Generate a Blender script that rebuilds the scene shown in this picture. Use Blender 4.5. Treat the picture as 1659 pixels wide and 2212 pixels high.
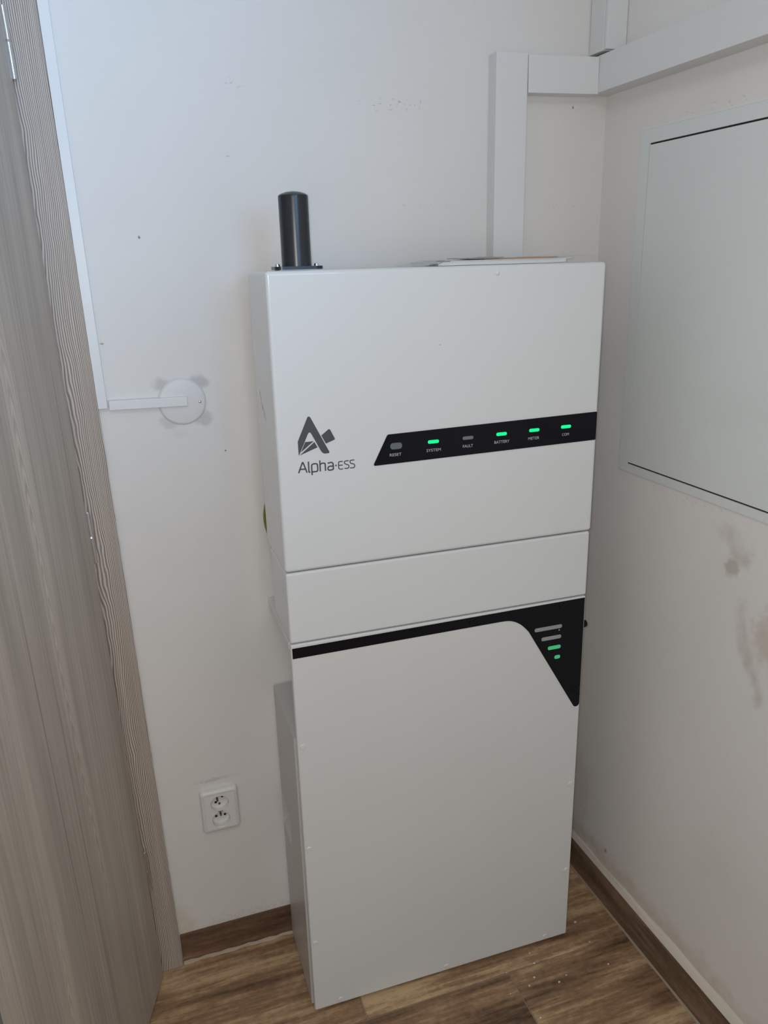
import bpy, bmesh, math, random
from mathutils import Matrix, Vector

for o in list(bpy.data.objects):
    bpy.data.objects.remove(o)
SC = bpy.context.scene
COL = SC.collection
random.seed(4)

# ------------------------------------------------------------------ camera
cd = bpy.data.cameras.new('camera')
cam = bpy.data.objects.new('camera', cd)
COL.objects.link(cam)
cd.sensor_fit = 'VERTICAL'
cd.sensor_height = 24.0
cd.lens = 18.309268
cd.clip_start = 0.02
RX = Vector((0.9462358827, -0.3225155464, -0.0249274242))
RY = Vector((0.1208922063, 0.2811053291, 0.9520319682))
RZ = -Vector((0.3000378787, 0.9038603411, -0.3049815652))
CAM = Vector((-0.97855874, -1.48385394, 1.52388051))
cam.matrix_world = Matrix(((RX.x, RY.x, RZ.x, CAM.x), (RX.y, RY.y, RZ.y, CAM.y),
                           (RX.z, RY.z, RZ.z, CAM.z), (0, 0, 0, 1)))
SC.camera = cam

# ------------------------------------------------------------------ view and light
SC.view_settings.view_transform = 'Standard'
SC.view_settings.look = 'None'
SC.view_settings.gamma = 1.0
SC.view_settings.use_curve_mapping = False
SC.view_settings.exposure = -0.15
SC.cycles.use_denoising = True
SC.cycles.caustics_reflective = True
SC.cycles.blur_glossy = 0.0
SC.cycles.max_bounces = 5
SC.cycles.diffuse_bounces = 3
SC.cycles.glossy_bounces = 3
SC.cycles.sample_clamp_indirect = 10
SC.cycles.use_guiding = True
SC.cycles.use_adaptive_sampling = True
SC.cycles.adaptive_threshold = 0.04

w = bpy.data.worlds.new('world')
SC.world = w
w.use_nodes = True
w.node_tree.nodes['Background'].inputs[0].default_value = (0.6, 0.7, 0.85, 1)
w.node_tree.nodes['Background'].inputs[1].default_value = 0.15


def area_light(name, loc, target, sx, sy, power, color):
    l = bpy.data.lights.new(name, 'AREA')
    l.shape = 'RECTANGLE'
    l.size, l.size_y = sx, sy
    l.energy = power
    l.color = color
    o = bpy.data.objects.new(name, l)
    COL.objects.link(o)
    o.location = loc
    o.rotation_euler = (Vector(target) - Vector(loc)).to_track_quat('-Z', 'Y').to_euler()
    return o


# ceiling lamp behind the camera, cool daylight reaching the upper left, added fill light behind, the phone's flash
area_light('ceiling_lamp_light', (-1.05, -1.7, 2.5), (-0.80, -1.1, 0), 0.4, 0.4, 4.2, (1.0, 0.97, 0.94))
o = area_light('daylight', (-0.50, -2.4, 2.06), (-1.5, 0, 2.25), 0.9, 0.9, 5.0, (0.30, 0.60, 1.0))
o.data.spread = math.radians(62)
area_light('fill_light', (-1.50, -2.9, 1.2), (-0.3, -0.5, 0.1), 1.1, 1.2, 6.0, (1.0, 0.99, 0.97))
fl = bpy.data.lights.new('phone_flash', 'POINT')
fl.energy = 15.5
fl.shadow_soft_size = 0.014
fl.color = (1.0, 1.0, 0.99)
flo = bpy.data.objects.new('phone_flash', fl)
COL.objects.link(flo)
flo.location = CAM - RX * 0.014 + RY * 0.012


# ------------------------------------------------------------------ materials
def new_mat(name, base=(0.8, 0.8, 0.8), rough=0.5, metal=0.0, spec=0.5):
    m = bpy.data.materials.new(name)
    m.use_nodes = True
    b = m.node_tree.nodes['Principled BSDF']
    b.inputs['Base Color'].default_value = (*base, 1)
    b.inputs['Roughness'].default_value = rough
    b.inputs['Metallic'].default_value = metal
    b.inputs['Specular IOR Level'].default_value = spec
    return m, m.node_tree, b


class NT:
    """small helper to wire shader nodes"""
    def __init__(s, nt):
        s.nt = nt

    def n(s, t, **kw):
        nd = s.nt.nodes.new(t)
        for k, v in kw.items():
            setattr(nd, k, v)
        return nd

    def l(s, a, b):
        s.nt.links.new(a, b)

    def obj(s):
        return s.n('ShaderNodeTexCoord').outputs['Object']

    def vmath(s, op, a, b):
        nd = s.n('ShaderNodeVectorMath', operation=op)
        for i, x in enumerate((a, b)):
            if isinstance(x, (tuple, Vector)):
                nd.inputs[i].default_value = x
            elif x is not None:
                s.l(x, nd.inputs[i])
        return nd

    def math(s, op, a, b=None, c=None, clamp=False):
        nd = s.n('ShaderNodeMath', operation=op)
        nd.use_clamp = clamp
        for i, x in enumerate((a, b, c)):
            if x is None:
                continue
            if isinstance(x, (int, float)):
                nd.inputs[i].default_value = x
            else:
                s.l(x, nd.inputs[i])
        return nd.outputs[0]

    def noise(s, vec, scale=5, detail=3, rough=0.5, color=False):
        nd = s.n('ShaderNodeTexNoise')
        s.l(vec, nd.inputs['Vector'])
        nd.inputs['Scale'].default_value = scale
        nd.inputs['Detail'].default_value = detail
        nd.inputs['Roughness'].default_value = rough
        return nd.outputs['Color' if color else 'Fac']

    def ramp(s, fac, stops):
        nd = s.n('ShaderNodeValToRGB')
        cr = nd.color_ramp
        while len(cr.elements) < len(stops):
            cr.elements.new(0.5)
        for e, (p, c) in zip(cr.elements, stops):
            e.position = p
            e.color = (*c, 1) if len(c) == 3 else c
        s.l(fac, nd.inputs[0])
        return nd.outputs[0]

    def mix(s, fac, a, b, blend='MIX'):
        nd = s.n('ShaderNodeMix', data_type='RGBA', blend_type=blend)
        for sock, x in ((nd.inputs[0], fac), (nd.inputs[6], a), (nd.inputs[7], b)):
            if isinstance(x, (int, float)):
                sock.default_value = x
            elif isinstance(x, tuple):
                sock.default_value = (*x, 1)
            else:
                s.l(x, sock)
        return nd.outputs[2]

    def maprange(s, v, a, b, c=0.0, d=1.0, smooth=True):
        nd = s.n('ShaderNodeMapRange')
        if smooth:
            nd.interpolation_type = 'SMOOTHSTEP'
        s.l(v, nd.inputs[0])
        for i, x in enumerate((a, b, c, d)):
            nd.inputs[1 + i].default_value = x
        return nd.outputs[0]

    def bump(s, h, bsdf, strength=0.2, dist=0.001):
        nd = s.n('ShaderNodeBump')
        nd.inputs['Strength'].default_value = strength
        nd.inputs['Distance'].default_value = dist
        s.l(h, nd.inputs['Height'])
        s.l(nd.outputs[0], bsdf.inputs['Normal'])
        return nd


def mark(t, col, pos, warp, p, r, c, strength, soft=0.55, gate=None):
    """one stain or scuff with a ragged outline, fixed on the surface"""
    q = t.vmath('DIVIDE', t.vmath('SUBTRACT', pos, p).outputs[0], r).outputs[0]
    q = t.vmath('ADD', q, warp).outputs[0]
    ln = t.n('ShaderNodeVectorMath', operation='LENGTH')
    t.l(q, ln.inputs[0])
    f = t.maprange(ln.outputs['Value'], 1.0, soft, 0.0, strength)
    if gate is not None:
        f = t.math('MULTIPLY', f, gate)
    return t.mix(f, col, c)


def wall_mat(name, base, marks, base2=None, tex=None, rough=0.62):
    m, nt, b = new_mat(name, base, rough, spec=0.25)
    t = NT(nt)
    pos = t.obj()
    big = t.noise(pos, 2.2, 3)
    col = t.mix(t.maprange(big, 0.35, 0.7), base, base2 or tuple(x * 0.96 for x in base))
    w1 = t.vmath('MULTIPLY', t.vmath('SUBTRACT', t.noise(pos, 26, 4, 0.65, True), (0.5, 0.5, 0.5)).outputs[0],
                 (1.6, 1.6, 1.6)).outputs[0]
    w2 = t.vmath('MULTIPLY', t.vmath('SUBTRACT', t.noise(pos, 160, 4, 0.7, True), (0.5, 0.5, 0.5)).outputs[0],
                 (2.6, 2.6, 2.6)).outputs[0]
    sp = t.noise(t.vmath('MULTIPLY', pos, (1.0, 1.0, 1.9)).outputs[0], 120, 2, 0.6) if marks else None
    speck = t.maprange(sp, 0.58, 0.68) if marks else None
    fleck = t.maprange(sp, 0.33, 0.27) if marks else None
    for (p, r, c, s, fine, soft) in marks:
        col = mark(t, col, pos, w2 if fine is True else w1, p, r, c, s, soft, {'speck': speck, 'fleck': fleck}.get(fine))
    t.l(col, b.inputs['Base Color'])
    h = t.math('ADD', t.math('MULTIPLY', t.noise(pos, 420, 2), 0.35),
               t.math('ADD', t.math('MULTIPLY', t.noise(pos, 38, 4, 0.6), 1.0), t.math('MULTIPLY', t.noise(pos, 7, 2), 2.0)))
    t.bump(h, b, 0.35, 0.0012)
    return m


GREY = (0.30, 0.29, 0.28)
TAN = (0.50, 0.38, 0.26)
# (point, radii, colour, strength, fine-warp, softness)
BACK_MARKS = []


def bm_(x, z, rx, rz, c=GREY, s=0.6, fine=True, soft=0.3):
    BACK_MARKS.append(((x, 0, z), (rx, 0.5, rz), c, s, fine, soft))


bm_(-0.9172, 1.5741, 0.0022, 0.0028, (0.12, 0.12, 0.13), 0.9)
for (x, z, rx, rz, st) in ((-0.7557, 1.7043, 0.014, 0.006, 0.5), (-0.735, 1.8184, 0.035, 0.012, 0.4), (-0.45, 1.7957, 0.085, 0.018, 0.55),
                           (-0.40, 1.6246, 0.12, 0.004, 0.25), (-0.10, 1.622, 0.04, 0.005, 0.5)):
    bm_(x, z, rx, rz, GREY, st, 'speck', 0.2)
bm_(-0.8027, 1.1873, 0.002, 0.003, (0.1, 0.1, 0.1), 0.9)
bm_(-1.0005, 1.3988, 0.006, 0.003, (0.35, 0.2, 0.08), 0.7)
bm_(-0.885, 0.467, 0.06, 0.006, GREY, 0.3, True, 0.0)
bm_(-0.90, 0.464, 0.02, 0.003, GREY, 0.3, True, 0.1)
bm_(-0.075, 1.802, 0.003, 0.003, (0.15, 0.13, 0.12), 0.8)
# grimy square outline around the round cover
for (sx, sz, s) in ((-0.034, 0.034, 0.40), (0.033, 0.035, 0.45), (0.036, -0.034, 0.40), (-0.027, -0.036, 0.30)):
    BACK_MARKS.append(((-0.8736 + sx, 0, 1.2874 + sz), (0.021, 0.5, 0.018), (0.40, 0.39, 0.375), s * 1.15, False, 0.35))
bm_(-0.885, 1.228, 0.03, 0.012, GREY, 0.10, False, 0.0)
# ochre dirt low on the wall and along the skirting
BACK_MARKS.append(((-1.0, 0, 0.11), (0.05, 0.5, 0.07), (0.62, 0.48, 0.30), 0.35, False, 0.0))
BACK_MARKS.append(((-0.85, 0, 0.06), (0.4, 0.5, 0.05), (0.48, 0.41, 0.33), 0.28, True, 0.2))
bm_(-0.87, 0.20, 0.13, 0.14, (0.42, 0.39, 0.36), 0.16, 'speck', 0.0)
bm_(-0.88, 0.28, 0.11, 0.10, (0.92, 0.91, 0.89), 0.6, 'fleck', 0.3)

RIGHT_MARKS = []


def rm_(tt, z, rt, rz, c, s, fine=False, soft=0.35):
    RIGHT_MARKS.append(((0, tt, z), (0.5, rt, rz), c, s, fine, soft))


STAIN = (0.40, 0.31, 0.23)
rm_(0.4584, 0.990, 0.020, 0.026, STAIN, 0.50, False, 0.45)
rm_(0.475, 1.020, 0.044, 0.030, STAIN, 0.38, False, 0.1)
rm_(0.445, 1.052, 0.055, 0.030, STAIN, 0.30, False, 0.0)
for (tt, zz, st) in ((0.492, 0.93, 0.2), (0.496, 0.895, 0.3), (0.506, 0.865, 0.34), (0.520, 0.842, 0.40), (0.536, 0.815, 0.40), (0.550, 0.785, 0.36)):
    rm_(tt, zz, 0.019, 0.032, STAIN, st, False, 0.0)
rm_(0.57, 0.90, 0.075, 0.075, (0.58, 0.47, 0.36), 0.55, False, 0.3)
rm_(0.17, 0.145, 0.006, 0.006, (0.25, 0.15, 0.1), 0.8, True)
rm_(0.5, 0.38, 0.12, 0.12, TAN, 0.06, False, 0.0)
rm_(0.0605, 0.20, 0.0011, 0.25, (0.95, 0.93, 0.9), 0.5, True, 0.3)
rm_(0.30, 0.115, 0.9, 0.050, (0.62, 0.50, 0.38), 0.55, False, 0.0)
rm_(0.05, 0.22, 0.06, 0.2, (0.50, 0.38, 0.26), 0.25)
rm_(0.33, 1.754, 0.22, 0.010, (0.45, 0.41, 0.38), 0.45, 'speck', 0.4)
rm_(0.33, 1.084, 0.22, 0.012, (0.47, 0.43, 0.40), 0.45, 'speck', 0.4)
rm_(0.4, 0.6, 0.35, 0.5, (0.92, 0.9, 0.87), 0.5, 'fleck', 0.3)

M_WALL_B = wall_mat('paint_back', (0.80, 0.778, 0.752), BACK_MARKS)
M_WALL_R = wall_mat('paint_right', (0.83, 0.81, 0.785), RIGHT_MARKS, (0.80, 0.775, 0.745))
M_WALL = wall_mat('paint_plain', (0.80, 0.78, 0.75), [])
M_CEIL = wall_mat('paint_ceiling', (0.85, 0.85, 0.85), [])


def coat(name, base, rough, tiny=0.08, bump=0.0):
    """powder-coated sheet metal or moulded plastic"""
    m, nt, b = new_mat(name, base, rough)
    t = NT(nt)
    pos = t.obj()
    f = t.noise(pos, 3.0, 4)
    t.l(t.mix(f, tuple(x * (1 - tiny * 0.5) for x in base), tuple(min(1, x * (1 + tiny * 0.3)) for x in base)),
        b.inputs['Base Color'])
    if bump:
        t.bump(t.noise(pos, 900, 2), b, bump, 0.0004)
    return m


M_CAB = coat('white_powder_coat', (0.775, 0.80, 0.81), 0.19)
M_CABI, _nt, _b = new_mat('white_powder_coat_scuffed', (0.77, 0.785, 0.785), 0.13)
_t = NT(_nt)
_p = _t.obj()
_w = _t.vmath('MULTIPLY', _t.vmath('SUBTRACT', _t.noise(_p, 150, 3, 0.6, True), (0.5, 0.5, 0.5)).outputs[0], (1.8, 1.8, 1.8)).outputs[0]
_c = _t.mix(_t.noise(_p, 3.0, 4), (0.755, 0.78, 0.79), (0.795, 0.82, 0.83))
for (_v, _z, _rv, _rz, _s) in ((0.132, 1.308, 0.003, 0.006, 0.8), (0.124, 1.296, 0.004, 0.008, 0.7), (0.112, 1.284, 0.007, 0.007, 0.6), (0.098, 1.274, 0.006, 0.008, 0.4), (0.088, 1.266, 0.004, 0.006, 0.3)):
    _c = mark(_t, _c, _p, _w, (0, _v, _z), (0.02, _rv * 1.7, _rz * 1.5), (0.12, 0.12, 0.12), _s, 0.4)
_t.l(_c, _b.inputs['Base Color'])
M_CABB = coat('white_powder_coat_battery', (0.755, 0.775, 0.775), 0.34)
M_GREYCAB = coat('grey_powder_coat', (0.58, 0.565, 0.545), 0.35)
M_PVC = coat('white_pvc', (0.78, 0.785, 0.78), 0.38, 0.05)
M_SOCK = coat('white_gloss_plastic', (0.78, 0.765, 0.755), 0.18, 0.05, 0.0)
M_DISC = coat('painted_plastic', (0.74, 0.735, 0.73), 0.4)
M_HATCH = coat('hatch_enamel', (0.77, 0.80, 0.785), 0.30, 0.0)
M_BLACK = coat('black_gloss', (0.006, 0.006, 0.011), 0.10, 0.1, 0)
M_BLACKM = coat('black_satin', (0.006, 0.006, 0.009), 0.32, 0.1, 0)
for _m in (M_BLACK, M_BLACKM):
    _m.node_tree.nodes['Principled BSDF'].inputs['Specular IOR Level'].default_value = 0.18
M_ANT = coat('black_antenna_plastic', (0.018, 0.020, 0.025), 0.28, 0.1)
M_LOGO = coat('grey_print', (0.075, 0.082, 0.10), 0.4, 0.02, 0)
M_WORD = coat('white_print', (0.55, 0.56, 0.58), 0.4, 0.02, 0)
M_BTN = coat('grey_button', (0.15, 0.17, 0.21), 0.4, 0.02, 0)
M_OFF = coat('unlit_indicator', (0.20, 0.20, 0.22), 0.35, 0.02, 0)
M_OFF2 = coat('unlit_bar', (0.36, 0.36, 0.38), 0.35, 0.02, 0)
M_CHROME = coat('polished_steel', (0.75, 0.77, 0.8), 0.14, 0.02, 0)
M_CHROME.node_tree.nodes['Principled BSDF'].inputs['Metallic'].default_value = 1.0
M_HOLE = coat('dark_hole', (0.01, 0.009, 0.008), 0.6, 0.02, 0)
M_PIN = coat('dull_brass_pin', (0.20, 0.17, 0.14), 0.3, 0.02, 0)
M_PIN.node_tree.nodes['Principled BSDF'].inputs['Metallic'].default_value = 0.8
M_EARTH = coat('earth_cable_green', (0.16, 0.19, 0.02), 0.45, 0.02, 0)
M_EARTHY = coat('earth_cable_yellow', (0.33, 0.29, 0.05), 0.45, 0.02, 0)
M_GROUT = coat('beige_grout', (0.36, 0.29, 0.215), 0.8)
M_CAULK = coat('cream_caulk', (0.76, 0.69, 0.60), 0.55, 0.25, 0.1)
M_BEAD = coat('tan_grout_bead', (0.56, 0.46, 0.36), 0.7, 0.5)
M_PAPER = coat('white_paper', (0.75, 0.76, 0.76), 0.6, 0.1, 0)
M_PAPERO = coat('orange_paper', (0.72, 0.42, 0.25), 0.6, 0.1, 0)
M_PAPERG = coat('grey_print_paper', (0.33, 0.33, 0.34), 0.5, 0.5, 0)
M_FLAKE = coat('paint_flake', (0.75, 0.73, 0.70), 0.6, 0.1, 0)
M_EDGE = coat('door_edge_grey', (0.16, 0.16, 0.155), 0.5)


def glow(name, base, strength):
    m, nt, b = new_mat(name, base, 0.3)
    b.inputs['Emission Color'].default_value = (*base, 1)
    b.inputs['Emission Strength'].default_value = strength
    return m


M_LED = glow('green_led', (0.0, 0.72, 0.21), 1.15)
M_LED2 = glow('green_led_dim', (0.05, 0.42, 0.18), 0.55)

m, nt, b = new_mat('clear_sleeve', (0.95, 0.95, 0.95), 0.12)
b.inputs['Alpha'].default_value = 0.28
M_SLEEVE = m


def plank_mat(name, dark, mid, light, k=1.0, along='x', rough=0.42):
    m, nt, b = new_mat(name, mid, rough, spec=0.4)
    t = NT(nt)
    pos = t.obj()
    oi = t.n('ShaderNodeObjectInfo')
    off = t.n('ShaderNodeCombineXYZ')
    t.l(t.math('MULTIPLY', oi.outputs['Random'], 31.7), off.inputs[0])
    t.l(t.math('MULTIPLY', oi.outputs['Random'], 77.3), off.inputs[1])
    p = t.vmath('ADD', pos, off.outputs[0]).outputs[0]
    s = (1.0, 8.0, 8.0) if along == 'x' else (8.0, 1.0, 8.0)
    p1 = t.vmath('MULTIPLY', p, tuple(a * 2.6 for a in s)).outputs[0]
    p2 = t.vmath('MULTIPLY', p, tuple(a * (14 if a > 2 else 9) for a in s)).outputs[0]
    broad = t.noise(p1, 1.0, 4, 0.6)
    fine = t.noise(p2, 1.0, 5, 0.7)
    spk = t.noise(p, 70, 3, 0.6)
    f = t.math('ADD', t.math('MULTIPLY', broad, 0.78), t.math('ADD', t.math('MULTIPLY', fine, 0.34), t.math('MULTIPLY', spk, 0.16)))
    f = t.math('ADD', f, t.math('MULTIPLY', t.math('SUBTRACT', oi.outputs['Random'], 0.5), 0.10))
    col = t.ramp(f, [(0.44, dark), (0.55, tuple((a + c) / 2 for a, c in zip(dark, mid))), (0.64, mid), (0.76, light)])
    pit = t.maprange(t.noise(t.vmath('MULTIPLY', p, tuple(a * (60 if a > 2 else 40) for a in s)).outputs[0], 1, 3), 0.36, 0.30)
    col = t.mix(t.math('MULTIPLY', pit, 0.55), col, tuple(x * 0.4 for x in dark))
    t.l(col, b.inputs['Base Color'])
    t.l(t.maprange(fine, 0.3, 0.7, rough * 0.85, rough * 1.3), b.inputs['Roughness'])
    t.bump(fine, b, 0.25, 0.0008)
    return m


M_PLANK = plank_mat('wood_look_tile', (0.082, 0.045, 0.025), (0.34, 0.205, 0.112), (0.60, 0.42, 0.24))
M_SKIRT = plank_mat('wood_look_skirting', (0.075, 0.042, 0.027), (0.19, 0.108, 0.065), (0.34, 0.22, 0.135))
M_SKIRTR = plank_mat('wood_look_skirting_side', (0.072, 0.045, 0.031), (0.165, 0.104, 0.066), (0.27, 0.18, 0.12), along='y')


def laminate(name, dark, light, strong):
    """grey-brown textured laminate, grain along local z"""
    m, nt, b = new_mat(name, light, 0.45, spec=0.35)
    t = NT(nt)
    pos = t.obj()
    low = t.vmath('MULTIPLY', pos, (9.0, 1.0, 1.6) if strong else (6.0, 1.0, 0.9)).outputs[0]
    wob = t.noise(low, 1.0, 3, 0.45)
    sp = t.n('ShaderNodeSeparateXYZ')
    t.l(pos, sp.inputs[0])
    mid = t.noise(t.vmath('MULTIPLY', pos, (26.0, 1.0, 12.0)).outputs[0], 1.0, 2, 0.5)
    xx = t.math('ADD', sp.outputs[0], t.math('MULTIPLY', wob, 0.075 if strong else 0.16))
    xx = t.math('ADD', xx, t.math('MULTIPLY', mid, 0.012 if strong else 0.004))
    if strong:
        q = t.math('ADD', sp.outputs[0], 0.05)
        xx = t.math('ADD', xx, t.math('MULTIPLY', t.math('MULTIPLY', q, q), 9.0))
    per = 0.0046 if strong else 0.0052
    wv = t.math('SINE', t.math('MULTIPLY', xx, 2 * math.pi / per))
    wv = t.math('ADD', t.math('MULTIPLY', wv, 0.5), 0.5)
    streak = t.noise(t.vmath('MULTIPLY', pos, (170.0, 1.0, 2.2)).outputs[0], 1.0, 4, 0.6)
    broad = t.noise(t.vmath('MULTIPLY', pos, (22.0, 1.0, 0.8)).outputs[0], 1.0, 4, 0.55)
    if strong:
        f = t.math('ADD', t.math('MULTIPLY', wv, 0.62), t.math('MULTIPLY', streak, 0.42))
        h = wv
    else:
        # cathedral figure: nested arches along a few centre lines, plus fine parallel streaks
        arch = None
        for xc, z0, amp in ((0.20, 0.0, 1.0), (0.40, 0.4, 0.8)):
            dx = t.math('SUBTRACT', t.math('ADD', sp.outputs[0], t.math('MULTIPLY', t.math('SUBTRACT', wob, 0.5), 0.10)), xc)
            ph = t.math('ADD', t.math('MULTIPLY', t.math('MULTIPLY', dx, dx), 900.0), t.math('ADD', sp.outputs[2], t.math('MULTIPLY', mid, 0.05)))
            sn = t.math('ADD', t.math('MULTIPLY', t.math('SINE', t.math('MULTIPLY', ph, 2 * math.pi / 0.048)), 0.5), 0.5)
            mk = t.maprange(t.math('ABSOLUTE', dx), 0.030, 0.008)
            gz = t.maprange(t.noise(t.vmath('MULTIPLY', pos, (3.0, 1.0, 1.1)).outputs[0], 1.0, 1), 0.36, 0.58)
            v = t.math('MULTIPLY', t.math('MULTIPLY', sn, mk), t.math('MULTIPLY', gz, amp))
            arch = v if arch is None else t.math('ADD', arch, v)
        st2 = t.noise(t.vmath('MULTIPLY', pos, (420.0, 1.0, 3.5)).outputs[0], 1.0, 3, 0.6)
        line = t.maprange(t.noise(t.vmath('ADD', t.vmath('MULTIPLY', pos, (75.0, 1.0, 0.5)).outputs[0], (0, 0, 0)).outputs[0], 1.0, 2), 0.66, 0.72)
        f = t.math('ADD', t.math('MULTIPLY', arch, 0.27), t.math('ADD', t.math('MULTIPLY', streak, 0.55), t.math('MULTIPLY', broad, 0.42)))
        f = t.math('ADD', f, t.math('SUBTRACT', t.math('MULTIPLY', st2, 0.22), t.math('MULTIPLY', line, 0.16)))
        h = t.math('ADD', t.math('MULTIPLY', streak, 1.0), t.math('ADD', t.math('MULTIPLY', arch, 0.4), t.math('MULTIPLY', st2, 0.6)))
    col = t.ramp(f, [(0.18 if strong else 0.36, dark), (0.85, light)])
    t.l(col, b.inputs['Base Color'])
    t.bump(h, b, 0.5 if strong else 0.35, 0.0006)
    return m


M_DOOR = laminate('door_laminate', (0.30, 0.26, 0.225), (0.64, 0.57, 0.50), False)
M_ARCH = laminate('architrave_laminate', (0.22, 0.177, 0.15), (0.65, 0.57, 0.505), True)


# ------------------------------------------------------------------ geometry helpers
def finish(name, bm, mat, parent=None, smooth=True, angle=35):
    me = bpy.data.meshes.new(name)
    bmesh.ops.recalc_face_normals(bm, faces=bm.faces)
    bm.normal_update()
    bm.to_mesh(me)
    bm.free()
    o = bpy.data.objects.new(name, me)
    COL.objects.link(o)
    for x in (mat if isinstance(mat, (list, tuple)) else [mat]):
        me.materials.append(x)
    if smooth:
        me.polygons.foreach_set('use_smooth', [True] * len(me.polygons))
        me.set_sharp_from_angle(angle=math.radians(angle))
        wn = o.modifiers.new('weighted', 'WEIGHTED_NORMAL')
        wn.keep_sharp = True
    if parent:
        o.parent = parent
    return o


def add_box(bm, x0, x1, y0, y1, z0, z1, bev=0.0, seg=3):
    r = bmesh.ops.create_cube(bm, size=1.0)
    vs = r['verts']
    bmesh.ops.scale(bm, vec=(x1 - x0, y1 - y0, z1 - z0), verts=vs)
    bmesh.ops.translate(bm, vec=((x0 + x1) / 2, (y0 + y1) / 2, (z0 + z1) / 2), verts=vs)
    if bev:
        es = list({e for v in vs for e in v.link_edges})
        bmesh.ops.bevel(bm, geom=es, offset=bev, segments=seg, profile=0.5, affect='EDGES', clamp_overlap=True)
    return bm


def box(name, x0, x1, y0, y1, z0, z1, mat, parent=None, bev=0.0, seg=3):
    return finish(name, add_box(bmesh.new(), x0, x1, y0, y1, z0, z1, bev, seg), mat, parent)


def add_prism(bm, pts, f0, f1):
    """closed outline pts (a,b) between f0(a,b) and f1(a,b)"""
    A = [bm.verts.new(f0(a, c)) for a, c in pts]
    B = [bm.verts.new(f1(a, c)) for a, c in pts]
    n = len(pts)
    bm.faces.new(A)
    bm.faces.new(list(reversed(B)))
    for i in range(n):
        j = (i + 1) % n
        bm.faces.new((A[j], A[i], B[i], B[j]))
    return bm


def front_prism(name, pts, v0, v1, mat, parent=None, smooth=True):
    """outline in (u, z) on a face looking along -v"""
    bm = add_prism(bmesh.new(), pts, lambda a, c: (a, v0, c), lambda a, c: (a, v1, c))
    return finish(name, bm, mat, parent, smooth)


def lathe_pts(cx, cz, r, n):
    return [(cx + r * math.cos(2 * math.pi * i / n), cz + r * math.sin(2 * math.pi * i / n)) for i in range(n)]


def add_lathe(bm, prof, center, axis='z', n=32, cap=True):
    """profile list of (r, h) along axis from centre"""
    cx, cy, cz = center
    rings = []
    for r, h in prof:
        ring = []
        for i in range(n):
            a = 2 * math.pi * i / n
            c, s = r * math.cos(a), r * math.sin(a)
            p = {'z': (cx + c, cy + s, cz + h), 'y': (cx + c, cy + h, cz + s), 'x': (cx + h, cy + c, cz + s)}[axis]
            ring.append(bm.verts.new(p))
        rings.append(ring)
    for a, c in zip(rings, rings[1:]):
        for i in range(n):
            j = (i + 1) % n
            bm.faces.new((a[i], a[j], c[j], c[i]))
    if cap:
        bm.faces.new(rings[0])
        bm.faces.new(rings[-1])
    return bm


def lathe(name, prof, center, mat, parent=None, axis='z', n=32):
    return finish(name, add_lathe(bmesh.new(), prof, center, axis, n), mat, parent)


def empty(name, loc=(0, 0, 0), rot=(0, 0, 0)):
    o = bpy.data.objects.new(name, None)
    COL.objects.link(o)
    o.location = loc
    o.rotation_euler = rot
    o.empty_display_size = 0.05
    return o


def tag(o, label=None, cat=None, group=None, kind=None):
    if label:
        o['label'] = label
    if cat:
        o['category'] = cat
    if group:
        o['group'] = group
    if kind:
        o['kind'] = kind
    return o


def round_rect(cx, cz, w_, h_, r, n=6, tilt=0.0):
    pts = []
    for qx, qz, a0 in ((1, 1, 0), (-1, 1, 90), (-1, -1, 180), (1, -1, 270)):
        for i in range(n + 1):
            a = math.radians(a0 + 90 * i / n)
            pts.append((qx * (w_ / 2 - r) + r * math.cos(a), qz * (h_ / 2 - r) + r * math.sin(a)))
    c, s = math.cos(tilt), math.sin(tilt)
    return [(cx + x * c - z * s, cz + x * s + z * c) for x, z in pts]


def text_mesh(name, body, mat, parent, x0, x1, z0, h_, v, tilt=0.0):
    """flat print: the built-in letters, turned into a mesh and fitted to a box"""
    cu = bpy.data.curves.new(name, 'FONT')
    cu.body = body
    cu.extrude = 0.0
    tmp = bpy.data.objects.new(name, cu)
    COL.objects.link(tmp)
    bpy.context.view_layer.update()
    me = bpy.data.meshes.new_from_object(tmp.evaluated_get(bpy.context.evaluated_depsgraph_get()))
    bpy.data.objects.remove(tmp)
    xs = [q.co.x for q in me.vertices]
    ys = [q.co.y for q in me.vertices]
    ax, bx, ay, by = min(xs), max(xs), min(ys), max(ys)
    for q in me.vertices:
        a = (q.co.x - ax) / (bx - ax) * (x1 - x0)
        c = (q.co.y - ay) / (by - ay) * h_
        q.co = (x0 + a, v, z0 + c + a * tilt)
    me.materials.clear()
    me.materials.append(mat)
    me.name = name
    o = bpy.data.objects.new(name, me)
    COL.objects.link(o)
    o.parent = parent
    return o


def smooth_line(pts, k=5):
    """Catmull-Rom through points"""
    if len(pts) < 3:
        return pts
    out = []
    P = [pts[0]] + list(pts) + [pts[-1]]
    for i in range(1, len(P) - 2):
        p0, p1, p2, p3 = P[i - 1], P[i], P[i + 1], P[i + 2]
        for j in range(k):
            t = j / k
            out.append(tuple(0.5 * (2 * p1[d] + (p2[d] - p0[d]) * t + (2 * p0[d] - 5 * p1[d] + 4 * p2[d] - p3[d]) * t * t
                                    + (-p0[d] + 3 * p1[d] - 3 * p2[d] + p3[d]) * t ** 3) for d in (0, 1)))
    out.append(pts[-1])
    return out


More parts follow.
